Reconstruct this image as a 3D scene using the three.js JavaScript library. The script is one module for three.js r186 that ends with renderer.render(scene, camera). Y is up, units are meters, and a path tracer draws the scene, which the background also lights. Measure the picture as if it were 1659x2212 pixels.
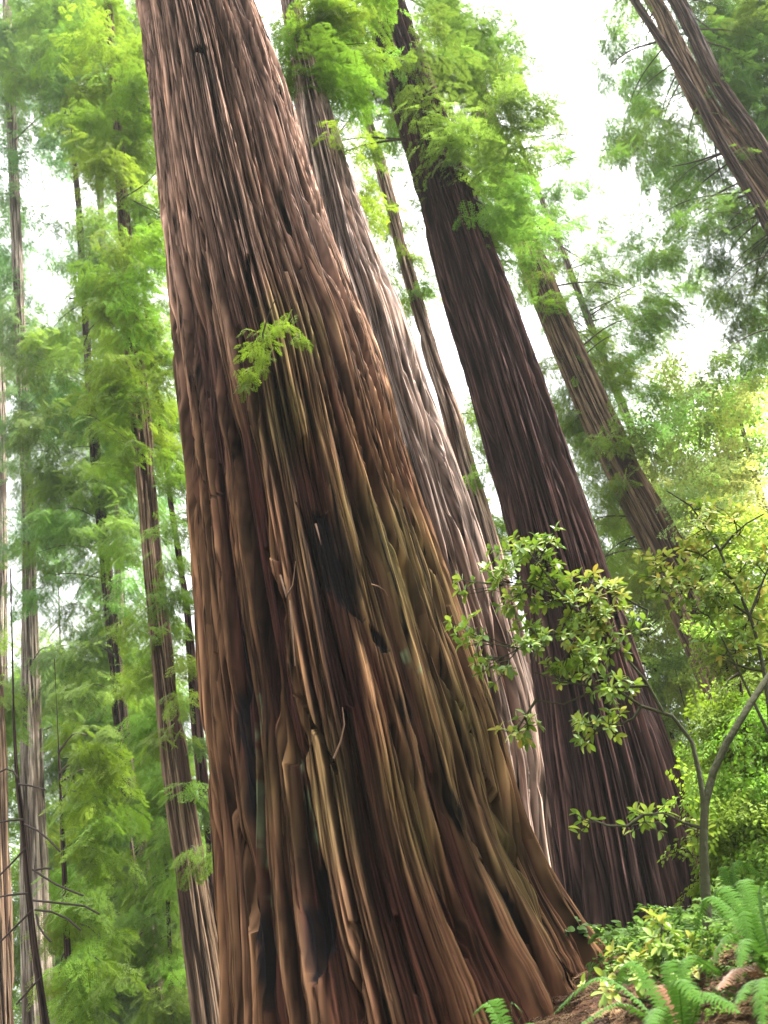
import * as THREE from 'three';
import { mergeGeometries } from 'three/addons/utils/BufferGeometryUtils.js';
import { ImprovedNoise } from 'three/addons/math/ImprovedNoise.js';

// ---------------------------------------------------------------- camera, sky, sun, exposure
const scene = new THREE.Scene();
const camera = new THREE.PerspectiveCamera(60, 768 / 1024, 0.1, 400);
camera.rotation.order = 'YXZ';
camera.position.set(0, 1.6, 0);
camera.rotation.set(0.508, 0, -0.25);
camera.focus = 9.5;
camera.userData.fStop = 2.2;
camera.updateMatrixWorld(true);
camera.updateProjectionMatrix();

const SUN = new THREE.Vector3(0.52, 0.76, 0.02).normalize();
{
  const w = 256, h = 128, d = new Float32Array(w * h * 4);
  for (let j = 0; j < h; j++) for (let i = 0; i < w; i++) {
    const up = ((j + 0.5) / h - 0.5) * Math.PI, az = ((i + 0.5) / w - 0.5) * 2 * Math.PI;
    const v = new THREE.Vector3(Math.cos(az) * Math.cos(up), Math.sin(up), Math.sin(az) * Math.cos(up));
    const g = Math.max(0, v.dot(SUN));
    const L = v.y > 0 ? 0.15 + 0.46 * v.y + 0.5 * Math.pow(g, 4) : 0.11 * Math.exp(v.y * 8) + 0.05;
    d.set([L * 0.99, L, L * 1.03, 1], (j * w + i) * 4);
  }
  const sky = new THREE.DataTexture(d, w, h, THREE.RGBAFormat, THREE.FloatType);
  sky.mapping = THREE.EquirectangularReflectionMapping;
  sky.magFilter = sky.minFilter = THREE.LinearFilter;
  sky.needsUpdate = true;
  scene.background = sky;
  scene.environment = sky;
}
const sun = new THREE.DirectionalLight(new THREE.Color(1, 0.95, 0.87), 3.0);
sun.position.copy(SUN).multiplyScalar(60).add(new THREE.Vector3(0, 0, -15));
sun.target.position.set(0, 0, -15);
sun.castShadow = true;
sun.shadow.radius = 10;
Object.assign(sun.shadow.camera, { left: -45, right: 45, top: 45, bottom: -45, near: 1, far: 160 });
scene.add(sun, sun.target);
const EXPOSURE = 6.6;
const FOG = 0.0006;
scene.fog = new THREE.FogExp2(new THREE.Color(0.95, 1.0, 0.95), FOG);

const renderer = new THREE.WebGLRenderer({ antialias: true });
renderer.setSize(768, 1024);
renderer.toneMapping = THREE.LinearToneMapping;
renderer.toneMappingExposure = EXPOSURE;
renderer.shadowMap.enabled = true;

// ---------------------------------------------------------------- helpers
let seed = 12345;
const reseed = (s) => { seed = (s * 2654435761) >>> 0; };
const rnd = () => { seed = (seed + 0x6d2b79f5) | 0; let t = Math.imul(seed ^ (seed >>> 15), 1 | seed); t = (t + Math.imul(t ^ (t >>> 7), 61 | t)) ^ t; return ((t ^ (t >>> 14)) >>> 0) / 4294967296; };
const rr = (a, b) => a + (b - a) * rnd();
const hash = (a, b, c) => { let h = Math.imul(a | 0, 374761393) + Math.imul(b | 0, 668265263) + Math.imul(c | 0, 974634533) | 0; h = Math.imul(h ^ (h >>> 13), 1274126177); return ((h ^ (h >>> 16)) >>> 0) / 4294967296; };
const P = new ImprovedNoise();
const N3 = (x, y, z) => P.noise(x + 37.3, y + 91.7, z + 13.1);
const fbm = (x, y, z, o = 3) => { let s = 0, a = 1, t = 0; for (let i = 0; i < o; i++) { s += a * N3(x, y, z); t += a; a *= 0.5; x *= 2.03; y *= 2.03; z *= 2.03; } return s / t; };
const sm = (a, b, x) => { const t = Math.min(1, Math.max(0, (x - a) / (b - a))); return t * t * (3 - 2 * t); };
const lerp = THREE.MathUtils.lerp, clamp = THREE.MathUtils.clamp;
const V = (x, y, z) => new THREE.Vector3(x, y, z);

// the survey of the photograph was noted on a 1659 x 2212 grid: a point of that grid at D metres in front of the lens
const SW = 1659, SH = 2212, EYE = camera.position.clone();
const rayTo = (px, py) => V(px / SW * 2 - 1, 1 - py / SH * 2, 0.5).unproject(camera).sub(EYE).normalize();
const at = (px, py, D) => { const r = rayTo(px, py); return r.multiplyScalar(D / -r.z).add(EYE); };
const FPX = SH / 2 / Math.tan(THREE.MathUtils.degToRad(30));
const axial = (p) => { const f = V(0, 0, -1).applyEuler(camera.rotation); return p.clone().sub(EYE).dot(f); };

const taken = {};
const numbered = (n) => { const k = taken[n] = (taken[n] ?? -1) + 1; return k ? n + '_' + String(k).padStart(3, '0') : n; };
function thing(name, label, category, pos = [0, 0, 0], group) {
  const o = new THREE.Group(); o.name = numbered(name); scene.add(o);
  o.position.set(...pos); o.userData = { label, category };
  if (group) o.userData.group = group;
  return o;
}
function part(name, geo, mat, parent, kind) {
  const m = new THREE.Mesh(geo, mat); m.name = name; m.castShadow = m.receiveShadow = true;
  m.position.copy(parent.isGroup && parent.userData.origin ? parent.userData.origin : V(0, 0, 0)).negate();
  if (kind) m.userData.kind = kind;
  parent.add(m); return m;
}

// a table of values with smooth interpolation
function curveOf(xs, ys) {
  const n = xs.length, m = ys.map((_, i) => i === 0 ? (ys[1] - ys[0]) / (xs[1] - xs[0]) : i === n - 1 ? (ys[i] - ys[i - 1]) / (xs[i] - xs[i - 1]) : ((ys[i + 1] - ys[i]) / (xs[i + 1] - xs[i]) + (ys[i] - ys[i - 1]) / (xs[i] - xs[i - 1])) / 2);
  return (x) => {
    if (x <= xs[0]) return ys[0] + m[0] * (x - xs[0]);
    if (x >= xs[n - 1]) return ys[n - 1] + m[n - 1] * (x - xs[n - 1]);
    let i = 0; while (x > xs[i + 1]) i++;
    const h = xs[i + 1] - xs[i], t = (x - xs[i]) / h, t2 = t * t, t3 = t2 * t;
    return (2 * t3 - 3 * t2 + 1) * ys[i] + (t3 - 2 * t2 + t) * h * m[i] + (3 * t2 - 2 * t3) * ys[i + 1] + (t3 - t2) * h * m[i + 1];
  };
}

// ---------------------------------------------------------------- terrain
function ground(x, z) {
  const back = sm(0.5, -6, z);
  let h = 1.5 * sm(-3.4, 2.3, x) * back + 0.015 * Math.max(0, -z - 6) * sm(-6, 6, x) + 0.04 * Math.max(0, x - 3) * back;
  const dx = x + 1.1, dz = z + 9;
  h += 0.55 * Math.exp(-(dx * dx + dz * dz) / 6.5);
  h += 0.18 * fbm(x * 0.35, 3.3, z * 0.35, 3) + 0.05 * fbm(x * 1.7, 8.3, z * 1.7, 3);
  return h + 0.01 * Math.max(0, -z - 40) ;
}

// ---------------------------------------------------------------- textures
function dataTex(n, fn, srgb) {
  const d = new Uint8Array(n * n * 4);
  for (let j = 0; j < n; j++) for (let i = 0; i < n; i++) { const c = fn(i / n, j / n); const k = (j * n + i) * 4; d[k] = clamp(c[0], 0, 1) * 255; d[k + 1] = clamp(c[1], 0, 1) * 255; d[k + 2] = clamp(c[2], 0, 1) * 255; d[k + 3] = 255; }
  const t = new THREE.DataTexture(d, n, n); t.wrapS = t.wrapT = THREE.RepeatWrapping; t.magFilter = t.minFilter = THREE.LinearFilter;
  if (srgb) t.colorSpace = THREE.SRGBColorSpace; t.needsUpdate = true; return t;
}
// tileable noise on a torus-like wrap: blends two shifted copies
const vnoise = (u, v, nu, nv, s) => { const x = u * nu, y = v * nv, i = Math.floor(x), j = Math.floor(y), fx = x - i, fy = y - j, sx = fx * fx * (3 - 2 * fx), sy = fy * fy * (3 - 2 * fy); const h = (a, b) => hash(((a % nu) + nu) % nu, ((b % nv) + nv) % nv, s); return lerp(lerp(h(i, j), h(i + 1, j), sx), lerp(h(i, j + 1), h(i + 1, j + 1), sx), sy); };
const fibre = (u, v) => {
  const w = 0.02 * (vnoise(u, v, 5, 3, 1) - 0.5) + 0.004 * (vnoise(u, v, 16, 6, 2) - 0.5);
  const a = vnoise(u + w, v, 52, 3, 3), b = vnoise(u + w, v, 120, 5, 4), c = vnoise(u + w, v, 240, 10, 5), e = vnoise(u, v, 150, 22, 6);
  return 0.38 * a + 0.3 * b + 0.2 * c + 0.12 * e;
};
const barkBump = dataTex(1024, (u, v) => { const f = fibre(u, v); return [f, f, f]; });
const barkTone = dataTex(1024, (u, v) => {
  const f = fibre(u, v), b = vnoise(u, v, 9, 2, 11) * 0.6 + vnoise(u, v, 30, 3, 12) * 0.4, t = 0.60 + 2.0 * (f - 0.5) + 0.3 * (b - 0.5) + 0.6 * (vnoise(u, v, 64, 4, 31) - 0.5);
  return [t * (1.02 + 0.06 * (b - 0.5)), t, t * (0.97 - 0.10 * (b - 0.5))];
});
const earthBump = dataTex(512, (u, v) => { const f = 0.45 * vnoise(u, v, 14, 14, 21) + 0.35 * vnoise(u, v, 40, 40, 22) + 0.2 * vnoise(u, v, 110, 110, 23); return [f, f, f]; });
const barkMat = new THREE.MeshPhysicalMaterial({ specularIntensity: 0.15, vertexColors: true, roughness: 0.93, map: barkTone, bumpMap: barkBump, bumpScale: 0.02 });
const farBarkMat = new THREE.MeshPhysicalMaterial({ specularIntensity: 0.2, vertexColors: true, roughness: 0.95, map: barkTone, bumpMap: barkBump, bumpScale: 0.012 });
const earthMat = new THREE.MeshPhysicalMaterial({ specularIntensity: 0.15, vertexColors: true, roughness: 1, bumpMap: earthBump, bumpScale: 0.04 });
const twigMat = new THREE.MeshStandardMaterial({ color: new THREE.Color().setRGB(0.06, 0.045, 0.032), roughness: 0.95 });
const deadMat = new THREE.MeshStandardMaterial({ color: new THREE.Color().setRGB(0.045, 0.032, 0.028), roughness: 0.95 });

// ---------------------------------------------------------------- trunks
// cells stretched along the trunk: their borders are the furrows
function cells(u, w, n, s) {
  const iu = Math.floor(u), iw = Math.floor(w); let f1 = 9, f2 = 9, id = 0;
  for (let b = -1; b <= 1; b++) for (let a = -1; a <= 1; a++) {
    const cu = ((iu + a) % n + n) % n, cw = iw + b;
    const x = iu + a + 0.15 + 0.7 * hash(cu, cw, s) - u, y = cw + hash(cu, cw, s + 7) - w;
    const d = x * x + y * y * 0.35;
    if (d < f1) { f2 = f1; f1 = d; id = hash(cu, cw, s + 13); } else if (d < f2) f2 = d;
  }
  return [Math.sqrt(f2) - Math.sqrt(f1), id];
}
function trunkAxis(rows, D) {
  const L = rows.map(([y, l]) => at(l, y, D)), R = rows.map(([y, , r]) => at(r, y, D));
  const byH = (pts) => { const s = pts.slice().sort((a, b) => a.y - b.y); return curveOf(s.map((p) => p.y), s.map((p) => p.x)); };
  const l = byH(L), r = byH(R), lo = Math.max(Math.min(...L.map((p) => p.y)), Math.min(...R.map((p) => p.y))), hi = Math.min(Math.max(...L.map((p) => p.y)), Math.max(...R.map((p) => p.y)));
  const rHi = (r(hi) - l(hi)) / 2, cHi = (r(hi) + l(hi)) / 2, cSl = ((r(hi) + l(hi)) - (r(hi - 2) + l(hi - 2))) / 4, rLo = (r(lo) - l(lo)) / 2, cLo = (r(lo) + l(lo)) / 2;
  const cSlo = clamp(((r(lo + 1.5) + l(lo + 1.5)) - (r(lo) + l(lo))) / 3, -0.12, 0.12);
  return {
    D, lo, hi, c: (h) => h > hi ? cHi + cSl * (h - hi) : h < lo ? cLo + cSlo * (h - lo) : (r(h) + l(h)) / 2,
    r: (h) => h > hi ? Math.max(0.05, rHi * (1 - 0.018 * (h - hi))) : h < lo ? rLo * (1 + 0.12 * (lo - h)) : (r(h) - l(h)) / 2,
  };
}
// point of the bark seen at a point of the survey grid: [angle, height]
function onBark(ax, px, py) {
  let D = ax.D, th = 0, h = 0;
  for (let i = 0; i < 6; i++) {
    const p = at(px, py, D), c = ax.c(p.y), r = ax.r(p.y); h = p.y;
    th = Math.asin(clamp((p.x - c) / r, -0.98, 0.98)); D = ax.D - r * Math.cos(th);
  }
  return [th, h];
}
function segDist(ps, a, b, rRef) {   // nearest place on a chain of [angle, height, width] points
  let best = 9, wid = 0;
  const bb = ps.box ??= [Math.min(...ps.map((p) => p[0])) - 0.2, Math.max(...ps.map((p) => p[0])) + 0.2, Math.min(...ps.map((p) => p[1])) - 0.25, Math.max(...ps.map((p) => p[1])) + 0.25];
  if (a < bb[0] || a > bb[1] || b < bb[2] || b > bb[3]) return 9;
  for (let i = 0; i + 1 < ps.length; i++) {
    const [a0, b0, w0] = ps[i], [a1, b1, w1] = ps[i + 1], dx = (a1 - a0) * rRef, dy = b1 - b0, ex = (a - a0) * rRef, ey = b - b0;
    const t = clamp((ex * dx + ey * dy) / (dx * dx + dy * dy), 0, 1), d = Math.hypot(ex - t * dx, ey - t * dy), w = lerp(w0, w1, t);
    if (d / w < best) { best = d / w; wid = w; }
  }
  return best;
}
function trunkGeo(ax, o) {
  const top = o.top ?? ax.hi + (o.tip ?? 10), bot = o.bot ?? -0.5, nv = o.nv, nf = o.nf, nb = o.nb ?? Math.round(nf * 0.22);
  const ths = []; const front = 1.85;
  for (let i = 0; i <= nf; i++) ths.push(-front + 2 * front * i / nf);
  for (let i = 1; i <= nb; i++) ths.push(front + (2 * Math.PI - 2 * front) * i / nb);
  const nc = ths.length, pos = new Float32Array(nc * nv * 3), col = new Float32Array(nc * nv * 3), uv = new Float32Array(nc * nv * 2);
  const seen = o.seen ?? [bot, ax.hi + 1], s = o.seed ?? 1, rRef = o.rRef ?? ax.r((ax.lo + ax.hi) / 2), nU = Math.max(6, Math.round(2 * Math.PI * rRef / (o.cell ?? 0.2)));
  const C = o.colors, deep = o.deep ?? 0.07, cellH = o.cellH ?? 1.6;
  for (let j = 0; j < nv; j++) {
    const h = bot + (top - bot) * Math.pow(j / (nv - 1), o.pow ?? 1.0), c = ax.c(h), r = ax.r(h) * (o.tip ? clamp((top - h) / (0.35 * (top - bot)), 0.15, 1) : 1);
    const low = o.flare ? sm(o.flare[1], o.flare[0], h) : 0;
    for (let i = 0; i < nc; i++) {
      const th = ths[i], cx = Math.sin(th), cz = Math.cos(th);
      const warp = 0.10 * N3(cx * 1.6, h * 0.12, cz * 1.6 + s) + 0.016 * N3(cx * 4, h * 0.4, cz * 4 + s);
      const t2 = th + (o.twist ?? 0) * h + warp, u = ((t2 / (2 * Math.PI)) % 1 + 1) % 1;
      const [e, id] = cells(u * nU, h / cellH + 50, nU, s * 31);
      const n2 = Math.round(nU * 2.4), [e2] = cells(u * n2, h / (cellH * 0.4) + 50, n2, s * 57);
      const strength = 0.55 + 0.9 * clamp(0.5 + fbm(cx * 1.3, h * 0.3, cz * 1.3 + s * 3, 2) * 1.2, 0, 1);
      const wide = 0.16 + 0.2 * clamp(0.5 + N3(cx * 3, h * 0.5, cz * 3 - s), 0, 1);
      const gp = (o.gap ?? 0.05) * (0.4 + 4 * wide) , ridge = sm(gp, gp + (o.crisp ?? 0.16), e), ridge2 = sm(0.03, 0.15, e2);
      const fib = N3(cx * 60 * rRef, h * 1.4, cz * 60 * rRef), fib2 = N3(cx * 130 * rRef, h * 3.5, cz * 130 * rRef);
      const chip = fbm(cx * 22 * rRef, h * 0.9, cz * 22 * rRef, 2);
      let d = deep * strength * (ridge - 1) + deep * (o.sub ?? 0.34) * (ridge2 - 1) * (0.4 + 0.6 * ridge) + deep * 0.30 * (id - 0.5) * ridge + (o.fine ?? 0.012) * (fib * 0.7 + fib2 * 0.3 + chip * 0.9);
      let mic = 1, mid3 = 0.5, flake = 0; if (o.micro) { const n3 = Math.round(nU * (o.microN ?? 3.6)), [e3, id3] = cells(u * n3, h / 3.4 + 50, n3, s * 71); mic = sm(0.0, 0.3, e3); mid3 = id3; const n4 = Math.round(nU * 5.5), [e4, id4] = cells(u * n4 + 0.5 * N3(cx * 9, h * 0.4, cz * 9), h / 2.6 + 50, n4, s * 91), fl4 = sm(0.0, 0.35, e4); flake = (id4 - 0.4) * 0.8 + fl4 - 1; d += o.micro * 0.75 * flake * ridge; d += o.micro * ((mic - 1) + 0.7 * (id3 - 0.5)); }
      // broad fluting, stronger towards the foot
      const fl = N3(cx * 2.6, h * 0.09, cz * 2.6 + s * 1.7) + 0.5 * N3(cx * 5.5, h * 0.13, cz * 5.5 - s);
      d += r * (0.045 + (o.flute ?? 0.05) * low) * fl;
      let kill = 0, charShade = 0, moss = 0, red = 0;
      if (o.mark) { const m = o.mark(th, h, low, ridge, ridge2); d += m.d; charShade = m.charShade; moss = m.moss; red = m.red; kill = m.lichen ?? 0; }
      if (o.lumps) { const lw = sm(2.7, 1.3, h + 0.5 * N3(cx * 3, 2, cz * 3)); if (lw > 0) d += lw * o.lumps * (1.2 * fbm(cx * 4.1 + 0.4 * N3(cx * 5, h, cz * 5), h * 1.2, cz * 4.1, 4) + 0.35 * fbm(cx * 30, h * 9, cz * 30, 3) * sm(2.1, 1.4, h)); }
      const jj = Math.floor(j / 26 + hash(i, 0, s)), jf = j / 26 + hash(i, 0, s) - jj, gr = lerp(hash(i, jj, s), hash(i, jj + 1, s), jf) - 0.5, q = r + d + (o.micro ? 0.010 : 0.004) * gr, k = j * nc + i;
      pos[k * 3] = c + q * cx; pos[k * 3 + 1] = h; pos[k * 3 + 2] = -ax.D + q * cz;
      uv[k * 2] = th * rRef / 1.15; uv[k * 2 + 1] = h / 2.6;
      const pale = clamp(0.5 + 0.9 * fbm(cx * 2.2, h * 0.35, cz * 2.2 + 9, 3), 0, 1), f = ridge * (0.5 + 0.5 * ridge2) * (0.28 + 0.72 * mic);
      const v = (0.82 + 0.36 * id + 0.25 * fib) * (0.78 + 0.44 * mid3) * (1 + (o.micro ? 1.15 : 0.6) * gr) * (1 + 0.55 * flake);
      for (let n = 0; n < 3; n++) {
        let q2 = lerp(C.furrow[n], lerp(C.ridge[n], C.pale[n], pale), f) * v;
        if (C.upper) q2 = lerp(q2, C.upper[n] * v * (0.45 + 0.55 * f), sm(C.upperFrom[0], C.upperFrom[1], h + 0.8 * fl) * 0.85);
        q2 = lerp(q2, [0.13, 0.115, 0.040][n] * v * (0.5 + 0.5 * f), clamp(moss * (0.45 + 0.55 * f), 0, 0.9));
        q2 = lerp(q2, [0.13, 0.06, 0.032][n] * v, clamp(red, 0, 0.9));
        q2 = lerp(q2, [0.15, 0.19, 0.11][n] * v, clamp(kill, 0, 0.95));
        q2 = lerp(q2, [0.005, 0.005, 0.007][n], clamp(charShade, 0, 0.97));
        col[k * 3 + n] = q2 * 1.55;
      }
    }
  }
  const idx = [];
  for (let j = 0; j + 1 < nv; j++) for (let i = 0; i + 1 < nc; i++) { const a = j * nc + i, b = a + 1, c2 = a + nc, d = c2 + 1; idx.push(a, b, c2, b, d, c2); }
  const g = new THREE.BufferGeometry();
  g.setAttribute('position', new THREE.BufferAttribute(pos, 3)); g.setAttribute('color', new THREE.BufferAttribute(col, 3)); g.setAttribute('uv', new THREE.BufferAttribute(uv, 2));
  g.setIndex(idx); g.computeVertexNormals();
  const nn = g.attributes.normal.array;   // close the seam at the back
  for (let j = 0; j < nv; j++) for (let n = 0; n < 3; n++) { const a = (j * nc) * 3 + n, b = (j * nc + nc - 1) * 3 + n, m = (nn[a] + nn[b]) / 2; nn[a] = nn[b] = m; }
  return g;
}

// ---------------------------------------------------------------- twigs and branches
function limb(points, r0, r1, sides = 5, wob = 0.0) {
  const cv = new THREE.CatmullRomCurve3(points), L = cv.getLength(), n = Math.max(3, Math.min(26, Math.round(L / 0.22))), fr = cv.computeFrenetFrames(n), pos = [], uv = [], idx = [];
  for (let j = 0; j <= n; j++) {
    const t = j / n, p = cv.getPointAt(t), r = lerp(r0, r1, Math.pow(t, 0.8));
    for (let i = 0; i <= sides; i++) {
      const a = i / sides * 2 * Math.PI, rad = r * (1 + wob * N3(p.x * 9 + Math.cos(a), p.y * 9, p.z * 9 + Math.sin(a)));
      const q = p.clone().addScaledVector(fr.normals[j], Math.cos(a) * rad).addScaledVector(fr.binormals[j], Math.sin(a) * rad);
      pos.push(q.x, q.y, q.z); uv.push(i / sides * 0.3, t * L);
    }
  }
  for (let j = 0; j < n; j++) for (let i = 0; i < sides; i++) { const a = j * (sides + 1) + i, b = a + 1, c = a + sides + 1, d = c + 1; idx.push(a, b, c, b, d, c); }
  const g = new THREE.BufferGeometry(); g.setAttribute('position', new THREE.Float32BufferAttribute(pos, 3)); g.setAttribute('uv', new THREE.Float32BufferAttribute(uv, 2)); g.setIndex(idx); g.computeVertexNormals(); return g;
}

// ---------------------------------------------------------------- foliage sprays (one metre long, flat, drooping at the tip)
function sprayGeo(s, twigs, leaflets, wid) {
  reseed(s);
  const pos = [], idx = [];
  const kite = (a, dir, side, len, w) => { const n = pos.length / 3, m = a.clone().addScaledVector(dir, len * 0.45), e = a.clone().addScaledVector(dir, len); const b = m.clone().addScaledVector(side, w), c = m.clone().addScaledVector(side, -w); c.y -= w * 0.5; for (const p of [a, b, e, c]) pos.push(p.x, p.y, p.z); idx.push(n, n + 1, n + 2, n, n + 2, n + 3); };
  const axisAt = (t) => V(t, -0.28 * t * t, 0.05 * Math.sin(t * 3 + s));
  for (let i = 0; i < twigs; i++) {
    const t = 0.06 + 0.94 * (i + rnd() * 0.5) / twigs, sgn = i % 2 ? 1 : -1, len = (0.42 * Math.pow(1 - t, 0.7) + 0.12) * rr(0.75, 1.15);
    const ang = rr(0.7, 1.05), dir = V(Math.cos(ang), rr(-0.35, 0.02), sgn * Math.sin(ang)).normalize(), side = V(-dir.z, 0, dir.x).normalize(), base = axisAt(t);
    kite(base, dir, side, len, 0.008);
    for (let k = 0; k < leaflets; k++) {
      const q = 0.12 + 0.88 * (k + 0.5 * rnd()) / leaflets, sg = k % 2 ? 1 : -1, p = base.clone().addScaledVector(dir, q * len); p.y -= 0.12 * q * q * len;
      const a2 = rr(0.6, 1.0), d2 = dir.clone().multiplyScalar(Math.cos(a2)).addScaledVector(side, sg * Math.sin(a2)); d2.y += rr(-0.3, 0.12); d2.normalize();
      const s2 = V(-d2.z, rr(-0.3, 0.3), d2.x).normalize();
      kite(p, d2, s2, wid * rr(2.6, 3.9) * (1.1 - 0.5 * q), wid * 0.42);
    }
  }
  const g = new THREE.BufferGeometry(); g.setAttribute('position', new THREE.Float32BufferAttribute(pos, 3)); g.setIndex(idx);
  g.computeVertexNormals(); return g;
}
const sprays = [sprayGeo(11, 18, 7, 0.038), sprayGeo(12, 20, 7, 0.036), sprayGeo(13, 16, 8, 0.04)];
const leafMat = new THREE.MeshPhysicalMaterial({ color: new THREE.Color(1, 1, 1), roughness: 1, transmission: 0.5, thickness: 0, side: THREE.DoubleSide, specularIntensity: 0.3 });
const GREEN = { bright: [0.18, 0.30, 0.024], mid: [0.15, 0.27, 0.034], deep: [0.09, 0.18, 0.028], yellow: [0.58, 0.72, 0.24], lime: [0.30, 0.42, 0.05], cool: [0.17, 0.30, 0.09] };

// crown of one tree: limbs from the trunk to each cluster, sub-branches in it, sprays along those
const dummy = new THREE.Matrix4();
function crown(tree, axisAt, D, clusters, o = {}) {
  const inst = [[], [], []], tint = [[], [], []], base = GREEN[o.green ?? 'mid'];
  const size = o.size ?? 0.62, dens = o.dens ?? 1;
  for (const [px, py, pr, k] of clusters) {
    const dz = o.behind && rnd() < o.behind ? rr(0.8, 1.6 + (o.spread ?? 1.6)) : (o.spread ?? 1.6) * (rnd() - 0.5) * 2, c = at(px, py, D + dz), R = pr / FPX * axial(c), hue = rr(0.72, 1.28), yel = rr(0.85, 1.2);
    const root = axisAt(c.y + rr(0.0, 0.25) * R * 2 + 0.1);
    if (o.limbs !== false && rnd() < (o.limbShare ?? 0.75)) {
      const mid = root.clone().lerp(c, 0.55).add(V(0, 0.12 * root.distanceTo(c), 0));
      part('branch', limb([root, mid, c], clamp(0.012 * root.distanceTo(c) + 0.012, 0.012, 0.05), 0.008, 4), twigMat, tree);
    }
    const out = c.clone().sub(root); out.y = 0; const az0 = Math.atan2(out.z, out.x);
    const nb = Math.max(3, Math.round((k ?? 1) * dens * (4 + 26 * R * R / (size * size))));
    const fan = az0 + rr(-0.5, 0.5);
    for (let b = 0; b < nb; b++) {
      const az = az0 + (rnd() - 0.5) * (o.round ?? 4.6), pitch = rr(-0.5, 0.12), dir = V(Math.cos(az) * Math.cos(pitch), Math.sin(pitch), Math.sin(az) * Math.cos(pitch));
      const far = rnd() < 0.22 ? 1.5 : 1, a0 = rnd() - 0.5, a1 = (rnd() + rnd() - 1), lay = (Math.floor(rnd() * 4) - 1.5) * 0.36 + 0.12 * (rnd() - 0.5);
      const lon = (a0 * 2.5) * R * far, lat = a1 * 1.15 * R * far, st = c.clone().add(V(Math.cos(fan) * lon - Math.sin(fan) * lat, lay * R * far - 0.16 * Math.abs(a0) * R - 0.1 * R * Math.max(0, a0) * 2, Math.sin(fan) * lon + Math.cos(fan) * lat)).addScaledVector(dir, -0.5 * size);
      const shade = hue * rr(0.75, 1.25);
      for (let m = 0; m < 5; m++) {
        const t = m / 4, p = st.clone().addScaledVector(dir, t * size * 1.1); p.y -= 0.22 * t * t * size;
        const a = az + (m === 4 ? 0 : (m % 2 ? 1 : -1) * rr(0.45, 1.0)), pt = pitch - 0.15 - rnd() * 0.5, x = V(Math.cos(a) * Math.cos(pt), Math.sin(pt), Math.sin(a) * Math.cos(pt));
        const y = V(rr(-0.45, 0.45), 1, rr(-0.45, 0.45)); const z = x.clone().cross(y).normalize(); y.copy(z).cross(x);
        const s = size * rr(0.55, 1.0) * (1 - 0.2 * t), v = (hash(px, m, b) * 3) | 0;
        dummy.makeBasis(x.multiplyScalar(s), y.multiplyScalar(s), z.multiplyScalar(s)).setPosition(p);
        inst[v].push(dummy.clone());
        const f = shade * rr(0.85, 1.15); tint[v].push([base[0] * f * yel, base[1] * f, base[2] * f]);
      }
    }
  }
  for (let v = 0; v < 3; v++) {
    if (!inst[v].length) continue;
    const im = new THREE.InstancedMesh(o.geos?.[v] ?? sprays[v], leafMat, inst[v].length); im.name = 'foliage'; im.userData.kind = 'stuff'; im.castShadow = im.receiveShadow = true;
    inst[v].forEach((m, i) => { im.setMatrixAt(i, m); im.setColorAt(i, new THREE.Color().setRGB(...tint[v][i])); });
    im.position.copy(tree.userData.origin ?? V(0, 0, 0)).negate();
    tree.add(im); count += inst[v].length;
  }
}
let count = 0;

// ---------------------------------------------------------------- ground
{
  const xs = [], zs = [];
  for (let i = -60; i <= 60; i++) xs.push(Math.sign(i) * (Math.abs(i) * 0.14 + Math.pow(Math.abs(i) / 60, 4) * 170));
  for (let i = 0; i <= 150; i++) zs.push(8 - i * 0.14 - Math.pow(i / 150, 5) * 170);
  const pos = [], col = [], uv = [], idx = [];
  for (const z of zs) for (const x of xs) {
    const n = fbm(x * 1.3, 2.2, z * 1.3, 3), m = fbm(x * 4.1, 5.2, z * 4.1, 2);
    const near = Math.exp(-((x + 0.6) ** 2 + (z + 8) ** 2) / 14);
    pos.push(x, ground(x, z) + near * (0.10 * m + 0.06 * fbm(x * 9, 1, z * 9, 2)), z); uv.push(x / 1.5, z / 1.5);
    const k = clamp(0.5 + n, 0, 1), c = [lerp(0.035, 0.10, k), lerp(0.022, 0.055, k), lerp(0.014, 0.03, k)], g = sm(0.1, 0.5, m) * 0.6 * (1 - near);
    col.push(lerp(c[0], 0.05, g), lerp(c[1], 0.08, g), lerp(c[2], 0.02, g));
  }
  const w = xs.length;
  for (let j = 0; j + 1 < zs.length; j++) for (let i = 0; i + 1 < w; i++) { const a = j * w + i; idx.push(a, a + 1, a + w, a + 1, a + w + 1, a + w); }
  const g = new THREE.BufferGeometry(); g.setAttribute('position', new THREE.Float32BufferAttribute(pos, 3)); g.setAttribute('color', new THREE.Float32BufferAttribute(col, 3)); g.setAttribute('uv', new THREE.Float32BufferAttribute(uv, 2)); g.setIndex(idx); g.computeVertexNormals();
  const m = new THREE.Mesh(g, earthMat); m.name = 'ground'; m.userData = { kind: 'structure', label: 'brown forest floor of needles and bark at the feet of the redwoods' }; m.receiveShadow = true; scene.add(m);
}

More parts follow.
